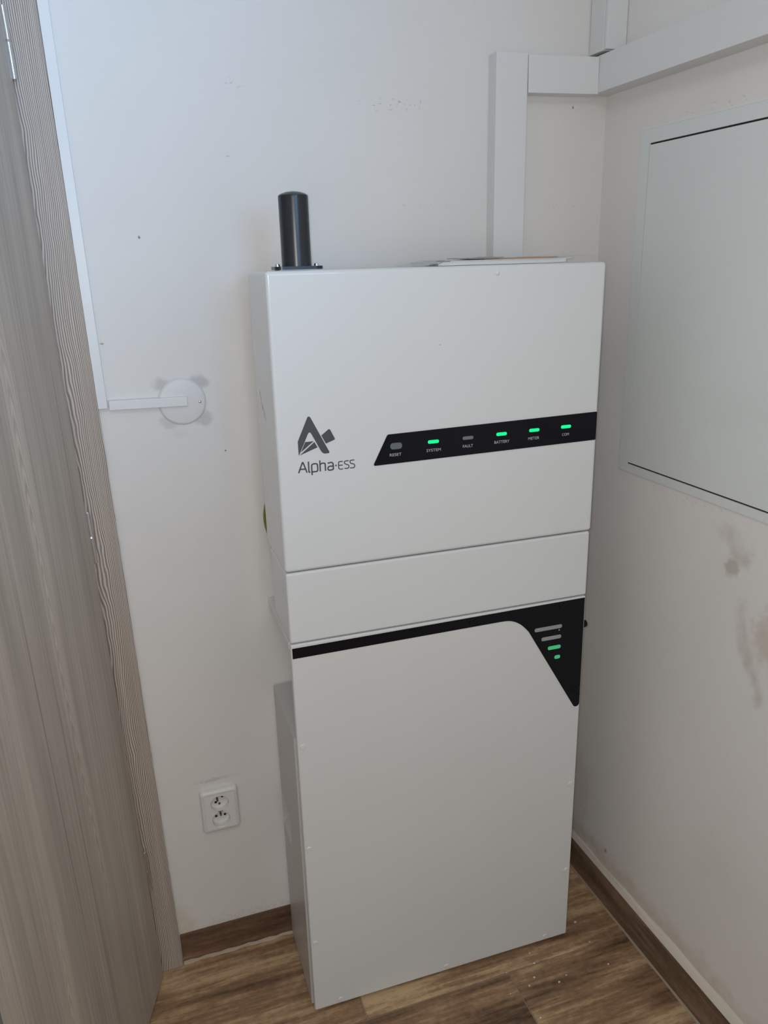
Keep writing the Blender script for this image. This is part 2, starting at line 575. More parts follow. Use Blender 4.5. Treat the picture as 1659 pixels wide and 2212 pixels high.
def add_stroke(bm, pts, wd, v0, v1):
    L, Rr = [], []
    for i, p in enumerate(pts):
        a = pts[max(0, i - 1)]
        c = pts[min(len(pts) - 1, i + 1)]
        d = Vector((c[0] - a[0], c[1] - a[1]))
        d.normalize()
        L.append((p[0] - d.y * wd / 2, p[1] + d.x * wd / 2))
        Rr.append((p[0] + d.y * wd / 2, p[1] - d.x * wd / 2))
    for i in range(len(pts) - 1):
        q = [L[i], L[i + 1], Rr[i + 1], Rr[i]]
        add_prism(bm, q, lambda a, c: (a, v0, c), lambda a, c: (a, v1, c))


def add_tube(bm, path, r, n=8):
    rings = []
    for i, p in enumerate(path):
        a = Vector(path[max(0, i - 1)])
        c = Vector(path[min(len(path) - 1, i + 1)])
        d = (c - a).normalized()
        s = d.cross(Vector((0.3, 1, 0.2))).normalized()
        u = d.cross(s)
        rings.append([bm.verts.new(Vector(p) + (s * math.cos(2 * math.pi * k / n) + u * math.sin(2 * math.pi * k / n)) * r) for k in range(n)])
    for a, c in zip(rings, rings[1:]):
        for k in range(n):
            bm.faces.new((a[k], a[(k + 1) % n], c[(k + 1) % n], c[k]))
    bm.faces.new(rings[0])
    bm.faces.new(rings[-1])
    return bm


# frames: back wall = world; right wall local x = out of the wall, y = distance from the corner; cabinet local x, y
RYAW = -0.018473
R_ROT = (0, 0, math.pi - RYAW)
CYAW = -0.012412
C_LOC = (-0.746515, -0.230002, 0.0)
C_ROT = (0, 0, CYAW)

# ------------------------------------------------------------------ room shell
XL, YF, ZC = -2.3, -3.0, 2.55
bm = bmesh.new()
for (x0, x1, z0, z1) in ((XL, -1.645, 0, ZC), (-1.645, -1.055, 1.995, ZC), (-1.055, 0.12, 0, ZC)):
    add_box(bm, x0, x1, 0.0, 0.14, z0, z1)
bmesh.ops.remove_doubles(bm, verts=bm.verts, dist=1e-5)
tag(finish('wall_back', bm, M_WALL_B, smooth=False), kind='structure')
o = box('wall_right', -0.12, 0.0, -0.02, 3.1, 0, ZC, M_WALL_R)
o.rotation_euler = R_ROT
tag(o, kind='structure')
tag(box('wall_left', XL - 0.12, XL, YF, 0.14, 0, ZC, M_WALL), kind='structure')
bm = bmesh.new()
for (x0, x1, z0, z1) in ((XL, -2.1, 0, ZC), (-0.9, 0.12, 0, ZC), (-2.1, -0.9, 0, 0.55), (-2.1, -0.9, 1.85, ZC)):
    add_box(bm, x0, x1, YF - 0.12, YF, z0, z1)
tag(finish('wall_front', bm, M_WALL, smooth=False), kind='structure')
tag(box('ceiling', XL - 0.12, 0.12, YF - 0.12, 1.2, ZC, ZC + 0.1, M_CEIL), kind='structure')
bm = bmesh.new()
add_box(bm, XL, -1.95, 0.14, 1.2, 0, ZC)
add_box(bm, -0.7, -0.4, 0.14, 1.2, 0, ZC)
add_box(bm, -1.95, -0.7, 1.1, 1.2, 0, ZC)
tag(finish('wall_hallway', bm, M_WALL, smooth=False), kind='structure')
floor = box('floor', XL - 0.12, 0.12, YF - 0.12, 1.2, -0.08, -0.0022, M_GROUT)
tag(floor, kind='structure')
# wood-look planks laid across the room, light joints between them
PL, GAP = 0.995, 0.0026
edges = [0.0, -0.281] + [-0.281 - 0.24 * k for k in range(1, 12)]
pm = {}
for row, (y1, y0) in enumerate(zip(edges, edges[1:])):
    # butt joints: -0.645 in the row by the wall, -0.314 in the next, stepping by a third of a plank
    x = -0.645 + 0.331 * row - 6 * PL
    while x < 0.02:
        a, c = max(x, XL), min(x + PL, 0.03)
        yy0, yy1 = max(y0, YF), y1
        if c - a > 0.02 and yy1 - yy0 > 0.02:
            key = (round(c - a, 4), round(yy1 - yy0, 4))
            if key in pm:
                o = bpy.data.objects.new('plank', pm[key])
                COL.objects.link(o)
                o.parent = floor
            else:
                hx, hy = (c - a - GAP) / 2, (yy1 - yy0 - GAP) / 2
                o = finish('plank', add_box(bmesh.new(), -hx, hx, -hy, hy, -0.008, 0.0, 0.0008, 1), M_PLANK, floor, smooth=False)
                pm[key] = o.data
            o.location = ((a + c) / 2, (yy0 + yy1) / 2, 0)
        x += PL

# unseen window behind the camera (the added fill light stands before it)
bm = bmesh.new()
for (x0, x1, z0, z1) in ((-2.1, -2.03, 0.55, 1.85), (-0.97, -0.9, 0.55, 1.85), (-2.03, -0.97, 0.55, 0.62), (-2.03, -0.97, 1.78, 1.85)):
    add_box(bm, x0, x1, YF - 0.10, YF - 0.04, z0, z1, 0.004, 1)
tag(finish('window_1', bm, M_PVC), kind='structure')

# skirting
tag(box('baseboard_back', -1.0010, -0.012, -0.0035, 0.004, 0.0015, 0.0805, M_SKIRT, None, 0.0012, 2), kind='structure')
br = box('baseboard_right', -0.002, 0.0105, 0.012, 3.0, 0.002, 0.0865, M_SKIRTR, None, 0.0012, 2)
br.rotation_euler = R_ROT
tag(br, kind='structure')
# bead of grout along the foot of both skirtings, and the plastered ledge above the right one
bm = bmesh.new()
prev = None
N = 60
for i in range(N + 1):
    x = -1.0 + (0.99) * i / N
    wd = 0.0045 + 0.003 * math.sin(i * 1.7) * math.sin(i * 0.61)
    q = [bm.verts.new(p) for p in ((x, -0.003, 0.005 + 0.0015 * math.sin(i * 2.3)), (x, -0.006 - wd * 0.4, 0.004), (x, -0.004 - wd, 0.0004), (x, -0.003, 0.0004))]
    if prev:
        for k in range(3):
            bm.faces.new((prev[k], q[k], q[k + 1], prev[k + 1]))
    prev = q
tag(finish('trim_1', bm, M_BEAD), kind='structure')
bm = bmesh.new()
prev = None
N = 80
for i in range(N + 1):
    yy = 0.012 + 2.6 * i / N
    k1 = 0.003 * math.sin(i * 0.9) * math.sin(i * 0.37)
    top = 0.098 + 0.020 * min(yy, 0.66) + k1
    q = [bm.verts.new(p) for p in ((-0.001, yy, 0.0868), (0.0102, yy, 0.0868), (0.0098, yy, 0.0885), (0.006, yy, 0.098), (0.0025, yy, top - 0.006), (-0.001, yy, top))]
    if prev:
        for k in range(5):
            bm.faces.new((prev[k], q[k], q[k + 1], prev[k + 1]))
    prev = q
o = finish('trim_2', bm, M_CAULK)
o.rotation_euler = R_ROT
tag(o, kind='structure')
bm = bmesh.new()
prev = None
for i in range(61):
    yy = 0.02 + 2.6 * i / 60
    q = [bm.verts.new(p) for p in ((0.0100, yy, 0.004), (0.0125, yy, 0.003), (0.0145 + 0.001 * math.sin(i * 1.9), yy, 0.0004), (0.010, yy, 0.0004))]
    if prev:
        for k in range(3):
            bm.faces.new((prev[k], q[k], q[k + 1], prev[k + 1]))
    prev = q
o = finish('trim_3', bm, M_GROUT)
o.rotation_euler = R_ROT
tag(o, kind='structure')

# ------------------------------------------------------------------ door frame and door
fr = empty('trim_4', (-1.0019, 0, 0), (0, -0.0143, 0))
tag(fr, kind='structure')
box('architrave', -0.070, 0.0, -0.012, -0.0008, 0.001, 2.05, M_ARCH, fr, 0.0015, 2)
box('architrave', -0.70, -0.63, -0.012, -0.0008, 0.001, 2.05, M_ARCH, fr, 0.0015, 2)
box('architrave', -0.6299, -0.0701, -0.0115, -0.0008, 1.985, 2.05, M_ARCH, fr, 0.0015, 2)
dr = empty('door_1')
dr.matrix_world = (Matrix.Translation((-1.0467, -0.0261, 0.008)) @ Matrix.Rotation(-0.0174, 4, 'Y')
                   @ Matrix.Rotation(math.atan2(-0.9519, -0.3065), 4, 'Z'))
tag(dr, kind='structure')
LW = 0.5665
box('door_leaf', 0.0, LW, -0.040, 0.0, 0.0, 1.97, M_DOOR, dr, 0.0012, 2)
box('edge_band', LW - 0.0005, LW + 0.0012, -0.0395, -0.0005, 0.0005, 1.9695, M_EDGE, dr)
for zc in (1.848, 1.045, 0.285):
    hg = lathe('hinge', [(0.0042, -0.050), (0.0048, -0.049), (0.0048, -0.0035), (0.0050, -0.0030), (0.0050, 0.0)],
               (-0.0040, 0.0010, zc), M_CHROME, dr, 'z', 16)
    lathe('hinge_barrel', [(0.0050, 0.0), (0.0042, 0.003), (0.0048, 0.0035), (0.0048, 0.049), (0.0042, 0.050)],
          (-0.0040, 0.0010, zc), M_CHROME, hg, 'z', 16)

# ------------------------------------------------------------------ trunking on the left
o = finish('cable_trunking', add_box(bmesh.new(), -0.0165, 0.0, -0.0105, -0.0003, 0.0, 1.10, 0.0008, 2), M_PVC)
o.location = (-1.00445, 0, 1.2862)
o.rotation_euler = (0, -0.0118, 0)
tag(o, 'thin white vertical cable trunking running up beside the wood door frame', 'trunking', 'white cable trunking')
o = finish('cable_trunking', add_box(bmesh.new(), 0.0, 0.1365, -0.0125, -0.0003, -0.0085, 0.0085, 0.0008, 2), M_PVC)
o.location = (-1.0015, 0, 1.2913)
o.rotation_euler = (0, 0.0178, 0)
o_h = tag(o, 'short white horizontal cable trunking ending on the round wall cover', 'trunking', 'white cable trunking')

# round junction cover
jc = empty('junction_box_cover', (-0.8736, 0, 1.2874))
tag(jc, 'round white blanking cover on the wall with dirty corners and one screw', 'wall cover')
lathe('cover_disc', [(0.0432, -0.0003), (0.0432, -0.0018), (0.0415, -0.0042), (0.0385, -0.0055), (0.02, -0.0062), (0.001, -0.0062)],
      (0, 0, 0), M_DISC, jc, 'y', 64)
lathe('screw', [(0.0030, -0.0058), (0.0030, -0.0068), (0.0022, -0.0080), (0.0010, -0.0086)], (0.0316, 0, -0.002), M_CHROME, jc, 'y', 16)

# ------------------------------------------------------------------ double socket
sk = empty('wall_socket', (-0.8835, 0, 0.3935))
tag(sk, 'white double power socket with two round wells low on the back wall', 'socket')
SW, SH, SD = 0.082, 0.106, 0.0145


def ring_face(bm, outer, inner, yo, yi):
    A = [bm.verts.new((a, yo, c)) for a, c in outer]
    B = [bm.verts.new((a, yi, c)) for a, c in inner]
    n = len(A)
    for i in range(n):
        j = (i + 1) % n
        bm.faces.new((A[i], A[j], B[j], B[i]))
    return A, B


bm = bmesh.new()
prof = [(0.0, SW, SH, 0.008), (-0.006, SW, SH, 0.008), (-0.0105, SW - 0.003, SH - 0.003, 0.0075), (-0.0128, SW - 0.008, SH - 0.008, 0.006),
        (-0.0136, SW - 0.0155, SH - 0.0155, 0.004), (-0.0128, SW - 0.0160, SH - 0.0160, 0.004), (-0.0128, SW - 0.028, SH - 0.028, 0.003)]
rings = [[bm.verts.new((a, y, c)) for a, c in round_rect(0, 0, ww, hh, rr)] for (y, ww, hh, rr) in prof]
for A, B in zip(rings, rings[1:]):
    for i in range(len(A)):
        j = (i + 1) % len(A)
        bm.faces.new((A[i], A[j], B[j], B[i]))
bm.faces.new(rings[0])
finish('frame', bm, M_SOCK, sk, angle=50)
# centre plate with two wells: plate made as two halves, each a square ring round a circle
IW, IH = SW - 0.0168, SH - 0.0168
WR = 0.0201
bm = bmesh.new()
yf, yw = -0.0140, -0.0010
NW = 48
for (zc, z_lo, z_hi) in ((0.0185, 0.0, IH / 2), (-0.0255 + 0.0035, -IH / 2, 0.0)):
    pts_in, pts_out = [], []
    for i in range(NW):
        a = 2 * math.pi * i / NW
        dx, dz = math.cos(a), math.sin(a)
        k = 1e9
        for lim, dd, cc in ((IW / 2, dx, 0), (-IW / 2, dx, 0), (z_hi - zc, dz, 0), (z_lo - zc, dz, 0)):
            if abs(dd) > 1e-6 and lim / dd > 0:
                k = min(k, lim / dd)
        pts_out.append((dx * k, zc + dz * k))
        pts_in.append((dx * WR, zc + dz * WR))
    # add exact corners
    A, B = ring_face(bm, pts_out, pts_in, yf, yf)
    R1 = [bm.verts.new((a * 0.965, yf + 0.0006, zc + (c - zc) * 0.965)) for a, c in pts_in]
    R2 = [bm.verts.new((a * 0.93, yw, zc + (c - zc) * 0.93)) for a, c in pts_in]
    for P, Q in ((B, R1), (R1, R2)):
        for i in range(NW):
            j = (i + 1) % NW
            bm.faces.new((P[i], P[j], Q[j], Q[i]))
    bm.faces.new(R2)
finish('centre_plate', bm, M_SOCK, sk, angle=40)


def hole(cx, cz):
    lathe('pin_hole', [(0.0029, -0.0011), (0.0029, -0.0016), (0.0001, -0.0016)], (cx, 0, cz), M_HOLE, sk, 'y', 14)


for (zc, rot) in ((0.0185, math.radians(38)), (-0.022, 0.0)):
    for sx in (-1, 1):
        hole(sx * 0.0095 * math.cos(rot), zc + sx * 0.0095 * math.sin(rot) + (0.003 if rot else 0.002))
    px, pz = (-0.0095 * math.sin(rot) * 0.7, zc + 0.0095 * math.cos(rot))
    lathe('earth_pin', [(0.0022, -0.0012), (0.0022, -0.0115), (0.0012, -0.0128)], (px, 0, pz), M_PIN, sk, 'y', 14)
lathe('screw', [(0.0027, -0.0012), (0.0027, -0.0020), (0.0003, -0.0022)], (0, 0, 0.0105), M_PIN, sk, 'y', 12)

# ------------------------------------------------------------------ trunking, upper right
o = box('cable_trunking', -0.2575, -0.1925, -0.031, -0.0003, 1.40, 1.8835, M_PVC, None, 0.001, 2)
tag(o, 'wide white vertical cable trunking rising behind the white cabinet on the back wall', 'trunking', 'white cable trunking')
o = finish('cable_trunking', add_box(bmesh.new(), 0.0, 0.1512, -0.0305, -0.0003, -0.0325, 0.0315, 0.001, 2), M_PVC)
o.location = (-0.1910, 0, 1.8505)
o.rotation_euler = (0, -0.018, 0)
tag(o, 'short wide white horizontal cable trunking joining the vertical one to the corner', 'trunking', 'white cable trunking')
o = finish('cable_trunking', add_box(bmesh.new(), 0.0003, 0.0400, 0.004, 2.4, 1.8235, 1.8875, 0.001, 2), M_PVC)
o.rotation_euler = R_ROT
tag(o, 'long wide white cable trunking running along the right wall above the hatch', 'trunking', 'white cable trunking')
tr = empty('cable_trunking', (0, 0, 0), R_ROT)
tag(tr, 'white corner cable trunking rising to the ceiling, topmost right of the picture', 'trunking', 'white cable trunking')
box('trunking_body', 0.0003, 0.0455, 0.0015, 0.046, 1.8915, 2.5, M_PVC, tr, 0.001, 2)
box('trunking_lid', 0.0006, 0.0445, 0.0462, 0.0550, 1.8925, 2.5, M_PVC, tr, 0.0018, 2)

# ------------------------------------------------------------------ hatch in the right wall
ht = empty('wall_hatch', (0, 0, 0), R_ROT)
tag(ht, 'large white flush metal hatch with painted frame in the right wall', 'hatch')
T0, T1, Z0, Z1 = 0.1490, 0.80, 1.1122, 1.7198
FW = 0.0275
bm = bmesh.new()
n = 0
outer = [(T0 - FW, Z0 - 0.018), (T1 + FW, Z0 - 0.018), (T1 + FW, Z1 + 0.025), (T0 - FW, Z1 + 0.025)]
inner = [(T0, Z0), (T1, Z0), (T1, Z1), (T0, Z1)]
o_b = [bm.verts.new((0.0002, a, c)) for a, c in outer]
o_f = [bm.verts.new((0.0030, a + (0.0012 if i in (0, 3) else -0.0012), c + (0.0012 if i < 2 else -0.0012))) for i, (a, c) in enumerate(outer)]
i_f = [bm.verts.new((0.0034, a, c)) for a, c in inner]
i_b = [bm.verts.new((0.0002, a, c)) for a, c in inner]
for P, Q in ((o_b, o_f), (o_f, i_f), (i_f, i_b)):
    for i in range(4):
        j = (i + 1) % 4
        bm.faces.new((P[i], P[j], Q[j], Q[i]))
finish('frame', bm, M_HATCH, ht, smooth=False)
box('backing', 0.0001, 0.0006, T0 + 0.0001, T1 - 0.0001, Z0 + 0.0001, Z1 - 0.0001, M_HOLE, ht)
box('hatch_door', 0.0008, 0.0036, T0 + 0.0012, T1 - 0.0022, Z0 + 0.0030, Z1 - 0.0030, M_HATCH, ht, 0.0009, 2)

# ------------------------------------------------------------------ inverter cabinet (top box)
TILT = 0.0095
iv = empty('inverter_cabinet', C_LOC, C_ROT)
tag(iv, 'white wall-mounted inverter box, topmost of the stack, with black indicator strip and grey logo', 'inverter')
bm = bmesh.new()
add_box(bm, 0.0, 0.61, 0.0, 0.178, 1.0110, 1.5144, 0.0065, 4)
body = finish('housing', bm, M_CABI, iv)
bm = bmesh.new()
add_box(bm, 0.05, 0.46, 0.1775, 0.2285, 1.05, 1.46, 0.002, 1)
finish('mounting_bracket', bm, M_GREYCAB, iv)
tag(body, 'glossy white sheet-metal housing')
# indicator strip
ds = front_prism('display_strip',
                 [(0.1690, 1.1938), (0.1674, 1.1908), (0.1672, 1.1890), (0.1683, 1.1879), (0.1702, 1.1876), (0.605, 1.1935), (0.6066, 1.1948), (0.6066, 1.2456), (0.605, 1.2471), (0.1950, 1.2405), (0.1925, 1.2390)],
                 -0.0012, 0.0005, M_BLACK, iv)
tag(ds, 'slanted glossy black strip')
for (nm, cx, cz, on) in (('SYSTEM', 0.2776, 1.2204, 1), ('FAULT', 0.3438, 1.2211, 0), ('BATTERY', 0.4099, 1.2222, 1), ('METER', 0.4759, 1.2234, 1), ('COM', 0.5416, 1.2242, 1)):
    o = front_prism('indicator_light', round_rect(cx, cz, 0.0207, 0.0060, 0.0027, 5, TILT * 0.3), -0.0016, -0.0010, M_LED if on else M_OFF, ds)
    o['label'] = 'lit green indicator light' if on else 'unlit grey indicator light'
rb = front_prism('reset_button', round_rect(0.2083, 1.2192, 0.0215, 0.0112, 0.0050, 6, TILT * 0.3), -0.0017, -0.0010, M_BTN, ds)
rb['label'] = 'rounded grey reset button'
for (tx, x0, x1, z0) in (('RESET', 0.1962, 0.2178, 1.2014), ('SYSTEM', 0.2646, 0.2915, 1.2027), ('FAULT', 0.3340, 0.3537, 1.2038), ('BATTERY', 0.3959, 0.4258, 1.2053),
                         ('METER', 0.4641, 0.4867, 1.2060), ('COM', 0.5341, 0.5485, 1.2071)):
    text_mesh('lettering', tx, M_WORD, ds, x0, x1, z0, 0.0051, -0.00135)
# logo: emblem and word mark
lg = bmesh.new()
for pts in ([(0.0361, 1.2425), (0.0545, 1.2818), (0.0557, 1.2829), (0.0571, 1.2833), (0.0583, 1.2828), (0.0596, 1.2814), (0.089, 1.2207), (0.0894, 1.2192), (0.0882, 1.2181), (0.0814, 1.2178), (0.0786, 1.2189), (0.0763, 1.221), (0.0745, 1.2236), (0.0601, 1.2531), (0.0587, 1.2554), (0.0569, 1.2565), (0.0553, 1.2559), (0.0539, 1.2539), (0.0375, 1.22), (0.0364, 1.2188)],
            [(0.0486, 1.2407), (0.0631, 1.241), (0.0405, 1.224)], [(0.0642, 1.2394), (0.0692, 1.2299), (0.038, 1.2188)],
            [(0.0767, 1.2494), (0.0892, 1.2587), (0.0907, 1.2591), (0.0922, 1.2582), (0.0996, 1.2427), (0.0997, 1.2413), (0.0989, 1.2402), (0.0839, 1.2349)]):
    add_prism(lg, pts, lambda a, c: (a, -0.0005, c), lambda a, c: (a, 0.0004, c))
lg.normal_update()
bmesh.ops.triangulate(lg, faces=[f for f in lg.faces if len(f.verts) > 4])
o = finish('emblem', lg, M_LOGO, iv, smooth=False)
o['label'] = 'dark grey letter A emblem'
STROKES = [[(0.0345, 1.1885), (0.0412, 1.2047), (0.0425, 1.2059), (0.0436, 1.204), (0.0489, 1.1879)], [(0.0375, 1.1948), (0.0461, 1.1945)], [(0.0522, 1.207), (0.0522, 1.1905), (0.0531, 1.1886), (0.0544, 1.188)], [(0.0575, 1.1829), (0.0574, 1.1987), (0.059, 1.2013), (0.0618, 1.2021), (0.0656, 1.2017), (0.0674, 1.1996), (0.0675, 1.1908), (0.0665, 1.189), (0.0639, 1.1883), (0.0576, 1.1885)], [(0.0719, 1.2069), (0.0719, 1.1879)], [(0.0723, 1.1999), (0.0753, 1.2015), (0.079, 1.2014), (0.0808, 1.1994), (0.081, 1.1879)], [(0.0853, 1.2007), (0.0914, 1.2015), (0.0939, 1.2002), (0.0948, 1.1968), (0.0948, 1.1888)], [(0.0945, 1.1949), (0.0886, 1.1949), (0.0861, 1.1936), (0.0853, 1.1911), (0.0864, 1.1889), (0.0893, 1.1882), (0.0946, 1.1888)], [(0.112, 1.2014), (0.1068, 1.2013), (0.1045, 1.1997), (0.1044, 1.1909), (0.1055, 1.1888), (0.1079, 1.1879), (0.1119, 1.1883)], [(0.1046, 1.195), (0.1117, 1.1949)], [(0.1222, 1.2014), (0.1164, 1.2013), (0.1148, 1.1997), (0.1153, 1.1971), (0.1172, 1.1957), (0.1206, 1.1946), (0.1223, 1.1924), (0.1219, 1.1896), (0.1199, 1.1883), (0.1144, 1.1886)], [(0.1323, 1.2018), (0.1265, 1.2016), (0.1247, 1.2001), (0.1252, 1.1974), (0.1271, 1.1959), (0.1308, 1.1949), (0.1327, 1.1924), (0.1322, 1.1895), (0.13, 1.1882), (0.1243, 1.1885)]]
wm = bmesh.new()
for k, s in enumerate(STROKES):
    add_stroke(wm, smooth_line(s), 0.0023 if k < 8 else 0.0017, -0.0005, 0.0004)
add_prism(wm, lathe_pts(0.0996, 1.1953, 0.0014, 12), lambda a, c: (a, -0.0005, c), lambda a, c: (a, 0.0004, c))
o = finish('lettering', wm, M_LOGO, iv, smooth=False)
o['label'] = 'dark grey word mark Alpha-ESS'
# tiny paint chip, and an added bump shaped to glint in the flash
lathe('paint_chip', [(0.0007, 0.0004), (0.0007, -0.0002), (0.0001, -0.0003)], (0.2916, 0, 1.3869), M_HOLE, iv, 'y', 8)
lathe('glint_bump', [(0.0046, 0.0003), (0.0038, -0.0005), (0.0024, -0.0014), (0.0012, -0.0020), (0.0004, -0.0021)], (0.3967, 0, 1.5007), M_CAB, iv, 'y', 20)
# antenna on its flange
an = finish('antenna', add_lathe(bmesh.new(), [(0.0250, 0.0035), (0.0243, 0.006), (0.0240, 0.050), (0.0240, 0.111), (0.0236, 0.1135), (0.0200, 0.1160), (0.012, 0.1185), (0.001, 0.1200)],
                                 (0.0645, 0.062, 1.5146), 'z', 48), M_ANT, iv)
an['label'] = 'black round plastic aerial tube'
fp = bmesh.new()
add_prism(fp, [(0.0645 + a, 0.062 + c) for a, c in round_rect(0, 0, 0.0795, 0.050, 0.012)], lambda a, c: (a, c, 1.5155), lambda a, c: (a, c, 1.5205))
finish('flange', fp, M_ANT, an)
box('gasket', 0.0320, 0.0970, 0.042, 0.082, 1.5142, 1.5156, M_PVC, an)
for sx in (-1, 1):
    lathe('screw', [(0.0042, 0.0060), (0.0042, 0.0078), (0.0034, 0.0098), (0.0014, 0.0108)], (0.0645 + sx * 0.0325, 0.060, 1.5146), M_CHROME, an, 'z', 18)
for a in (-0.022, 0.008):
    lathe('drain_notch', [(0.0022, -0.0010), (0.0022, 0.0016), (0.0004, 0.0018)], (0.0645 + a, 0.062 - math.sqrt(0.0245 ** 2 - a * a), 1.5235), M_HOLE, an, 'y', 10)

# documents lying on top
dc = empty('document_sleeve', C_LOC, C_ROT)
tag(dc, 'clear plastic sleeve of folded papers lying on top of the inverter box', 'papers')


def sheet(name, u0, u1, v0, v1, zf, th, mat):
    bm = bmesh.new()
    n = 24
    prev = None
    for i in range(n + 1):
        t = i / n
        u = u0 + (u1 - u0) * t
        za, zb = zf(t, 0), zf(t, 1)
        q = [bm.verts.new(p) for p in ((u, v0, za), (u, v1, zb), (u, v1, zb + th), (u, v0, za + th))]
        if prev:
            for k in range(4):
                bm.faces.new((prev[k], q[k], q[(k + 1) % 4], prev[(k + 1) % 4]))
        else:
            bm.faces.new(q)
        prev = q
    bm.faces.new(prev)
    return finish(name, bm, mat, dc)


def lift(t, s):
    return 1.5150 + s * 0.0012 + 0.0012 * max(0, (t - 0.75) / 0.25) ** 2


sheet('paper', 0.300, 0.545, 0.030, 0.165, lambda t, s: lift(t, s), 0.0055, M_PAPER)
sheet('paper', 0.325, 0.560, 0.036, 0.168, lambda t, s: lift(t, s) + 0.0056, 0.0022, M_PAPER)
o = sheet('paper', 0.40, 0.545, 0.060, 0.170, lambda t, s: lift(t, s) + 0.0080, 0.0014, M_PAPERO)
o['label'] = 'orange printed sheet'
o = sheet('paper', 0.366, 0.43, 0.045, 0.150, lambda t, s: lift(t, s) + 0.0096, 0.0010, M_PAPERG)
o['label'] = 'grey printed strip'
o = sheet('paper', 0.295, 0.312, 0.028, 0.06, lambda t, s: 1.5150 + 0.0075 * t, 0.0008, M_PAPERG)
o['label'] = 'dark hatched corner of a printed sheet'
sheet('plastic_sleeve', 0.272, 0.600, 0.024, 0.172, lambda t, s: 1.5148 + 0.0102 * math.sin(math.pi * min(1, t * 4) / 2) + 0.0035 * max(0, (t - 0.7) / 0.3) + 0.001 * s, 0.0003, M_SLEEVE)

# earth cable bulging out behind the inverter
bm = bmesh.new()
pth = [(0.03, 0.205, 1.10)] + [(0.010 - 0.0085 * math.sin(math.pi * i / 10), 0.196, 1.095 - 0.085 * i / 10) for i in range(11)] + [(0.03, 0.205, 1.0)]
add_tube(bm, pth, 0.0032, 10)
ec = empty('earth_cable', C_LOC, C_ROT)
tag(ec, 'yellow and green earth cable looping out behind the left side of the inverter', 'cable')
finish('cable', bm, M_EARTHY, ec)
bm = bmesh.new()
add_tube(bm, [(x - 0.0012, y - 0.0028, z) for x, y, z in pth[1:-1]], 0.0022, 8)
finish('green_stripe', bm, M_EARTH, ec)

# ------------------------------------------------------------------ cable cover (middle box)
cc = empty('cable_cover', C_LOC, C_ROT)
tag(cc, 'plain white cover box between the inverter above and battery cabinet below', 'cover')
box('housing', 0.0008, 0.6078, 0.0008, 0.1490, 0.8735, 1.0090, M_CAB, cc, 0.0045, 4)
box('bracket', 0.03, 0.58, 0.1485, 0.2285, 0.90, 0.98, M_GREYCAB, cc)

# ------------------------------------------------------------------ battery cabinet
bt = empty('battery_cabinet', C_LOC, C_ROT)
tag(bt, 'tall white battery cabinet standing on the floor with black angular trim and green bars', 'battery')
pn = box('front_panel', 0.0008, 0.6068, 0.0002, 0.0140, 0.0065, 0.8715, M_CABB, bt, 0.0030, 3)
box('top_lid', 0.0000, 0.6068, 0.0142, 0.2260, 0.8560, 0.8715, M_CABB, bt, 0.0015, 2)
box('neck', 0.07, 0.54, 0.0142, 0.2200, 0.6705, 0.8558, M_GREYCAB, bt, 0.002, 2)
# lower housing with a scooped handle recess in its left side
bm = bmesh.new()
hx0, hx1, hy0, hy1, hz0, hz1 = -0.0030, 0.6030, 0.0150, 0.2225, 0.0120, 0.6700
zn = 0.090
py0, py1, pz0, pz1 = 0.130, 0.2210, 0.322, 0.420
add_box(bm, hx0 + 0.002, hx1, hy0, hy1, hz0, hz1)
for f in list(bm.faces):
    if all(abs(v.co.x - (hx0 + 0.002)) < 1e-6 for v in f.verts):
        bm.faces.remove(f)
Y = [hy0, py0, py1, hy1]
Z = [hz0, pz0, pz1, hz1]
g = [[bm.verts.new((hx0, y, z)) for z in Z] for y in Y]
for i in range(3):
    for j in range(3):
        if (i, j) != (1, 1):
            bm.faces.new((g[i][j], g[i + 1][j], g[i + 1][j + 1], g[i][j + 1]))
d = 0.028
deep = [bm.verts.new(p) for p in ((hx0 + d, py0 + 0.004, pz0 + 0.034), (hx0 + d, py1 - 0.004, pz0 + 0.034), (hx0 + d, py1 - 0.004, pz1), (hx0 + d, py0 + 0.004, pz1))]
rim = [g[1][1], g[2][1], g[2][2], g[1][2]]
for i in range(4):
    j = (i + 1) % 4
    bm.faces.new((rim[i], rim[j], deep[j], deep[i]))
bm.faces.new(deep)
bc = [bm.verts.new(p) for p in ((hx0 + 0.002, hy0, hz0), (hx0 + 0.002, hy1, hz0), (hx0 + 0.002, hy1, hz1), (hx0 + 0.002, hy0, hz1))]
oc = [g[0][0], g[3][0], g[3][3], g[0][3]]
bm.faces.new((oc[0], oc[1], bc[1], bc[0]))
bm.faces.new((oc[2], oc[3], bc[3], bc[2]))
bm.faces.new((g[0][0], g[0][1], g[0][2], g[0][3], bc[3], bc[0]))
bm.faces.new((g[3][3], g[3][2], g[3][1], g[3][0], bc[1], bc[2]))
bmesh.ops.remove_doubles(bm, verts=bm.verts, dist=1e-6)
o = finish('lower_housing', bm, M_GREYCAB, bt, smooth=False)
for fx in (0.004, 0.575):
    for fy in (0.155, 0.03):
        box('foot', fx, fx + 0.02, fy, fy + 0.03, 0.0002, 0.0122, M_PVC, bt, 0.001, 1)
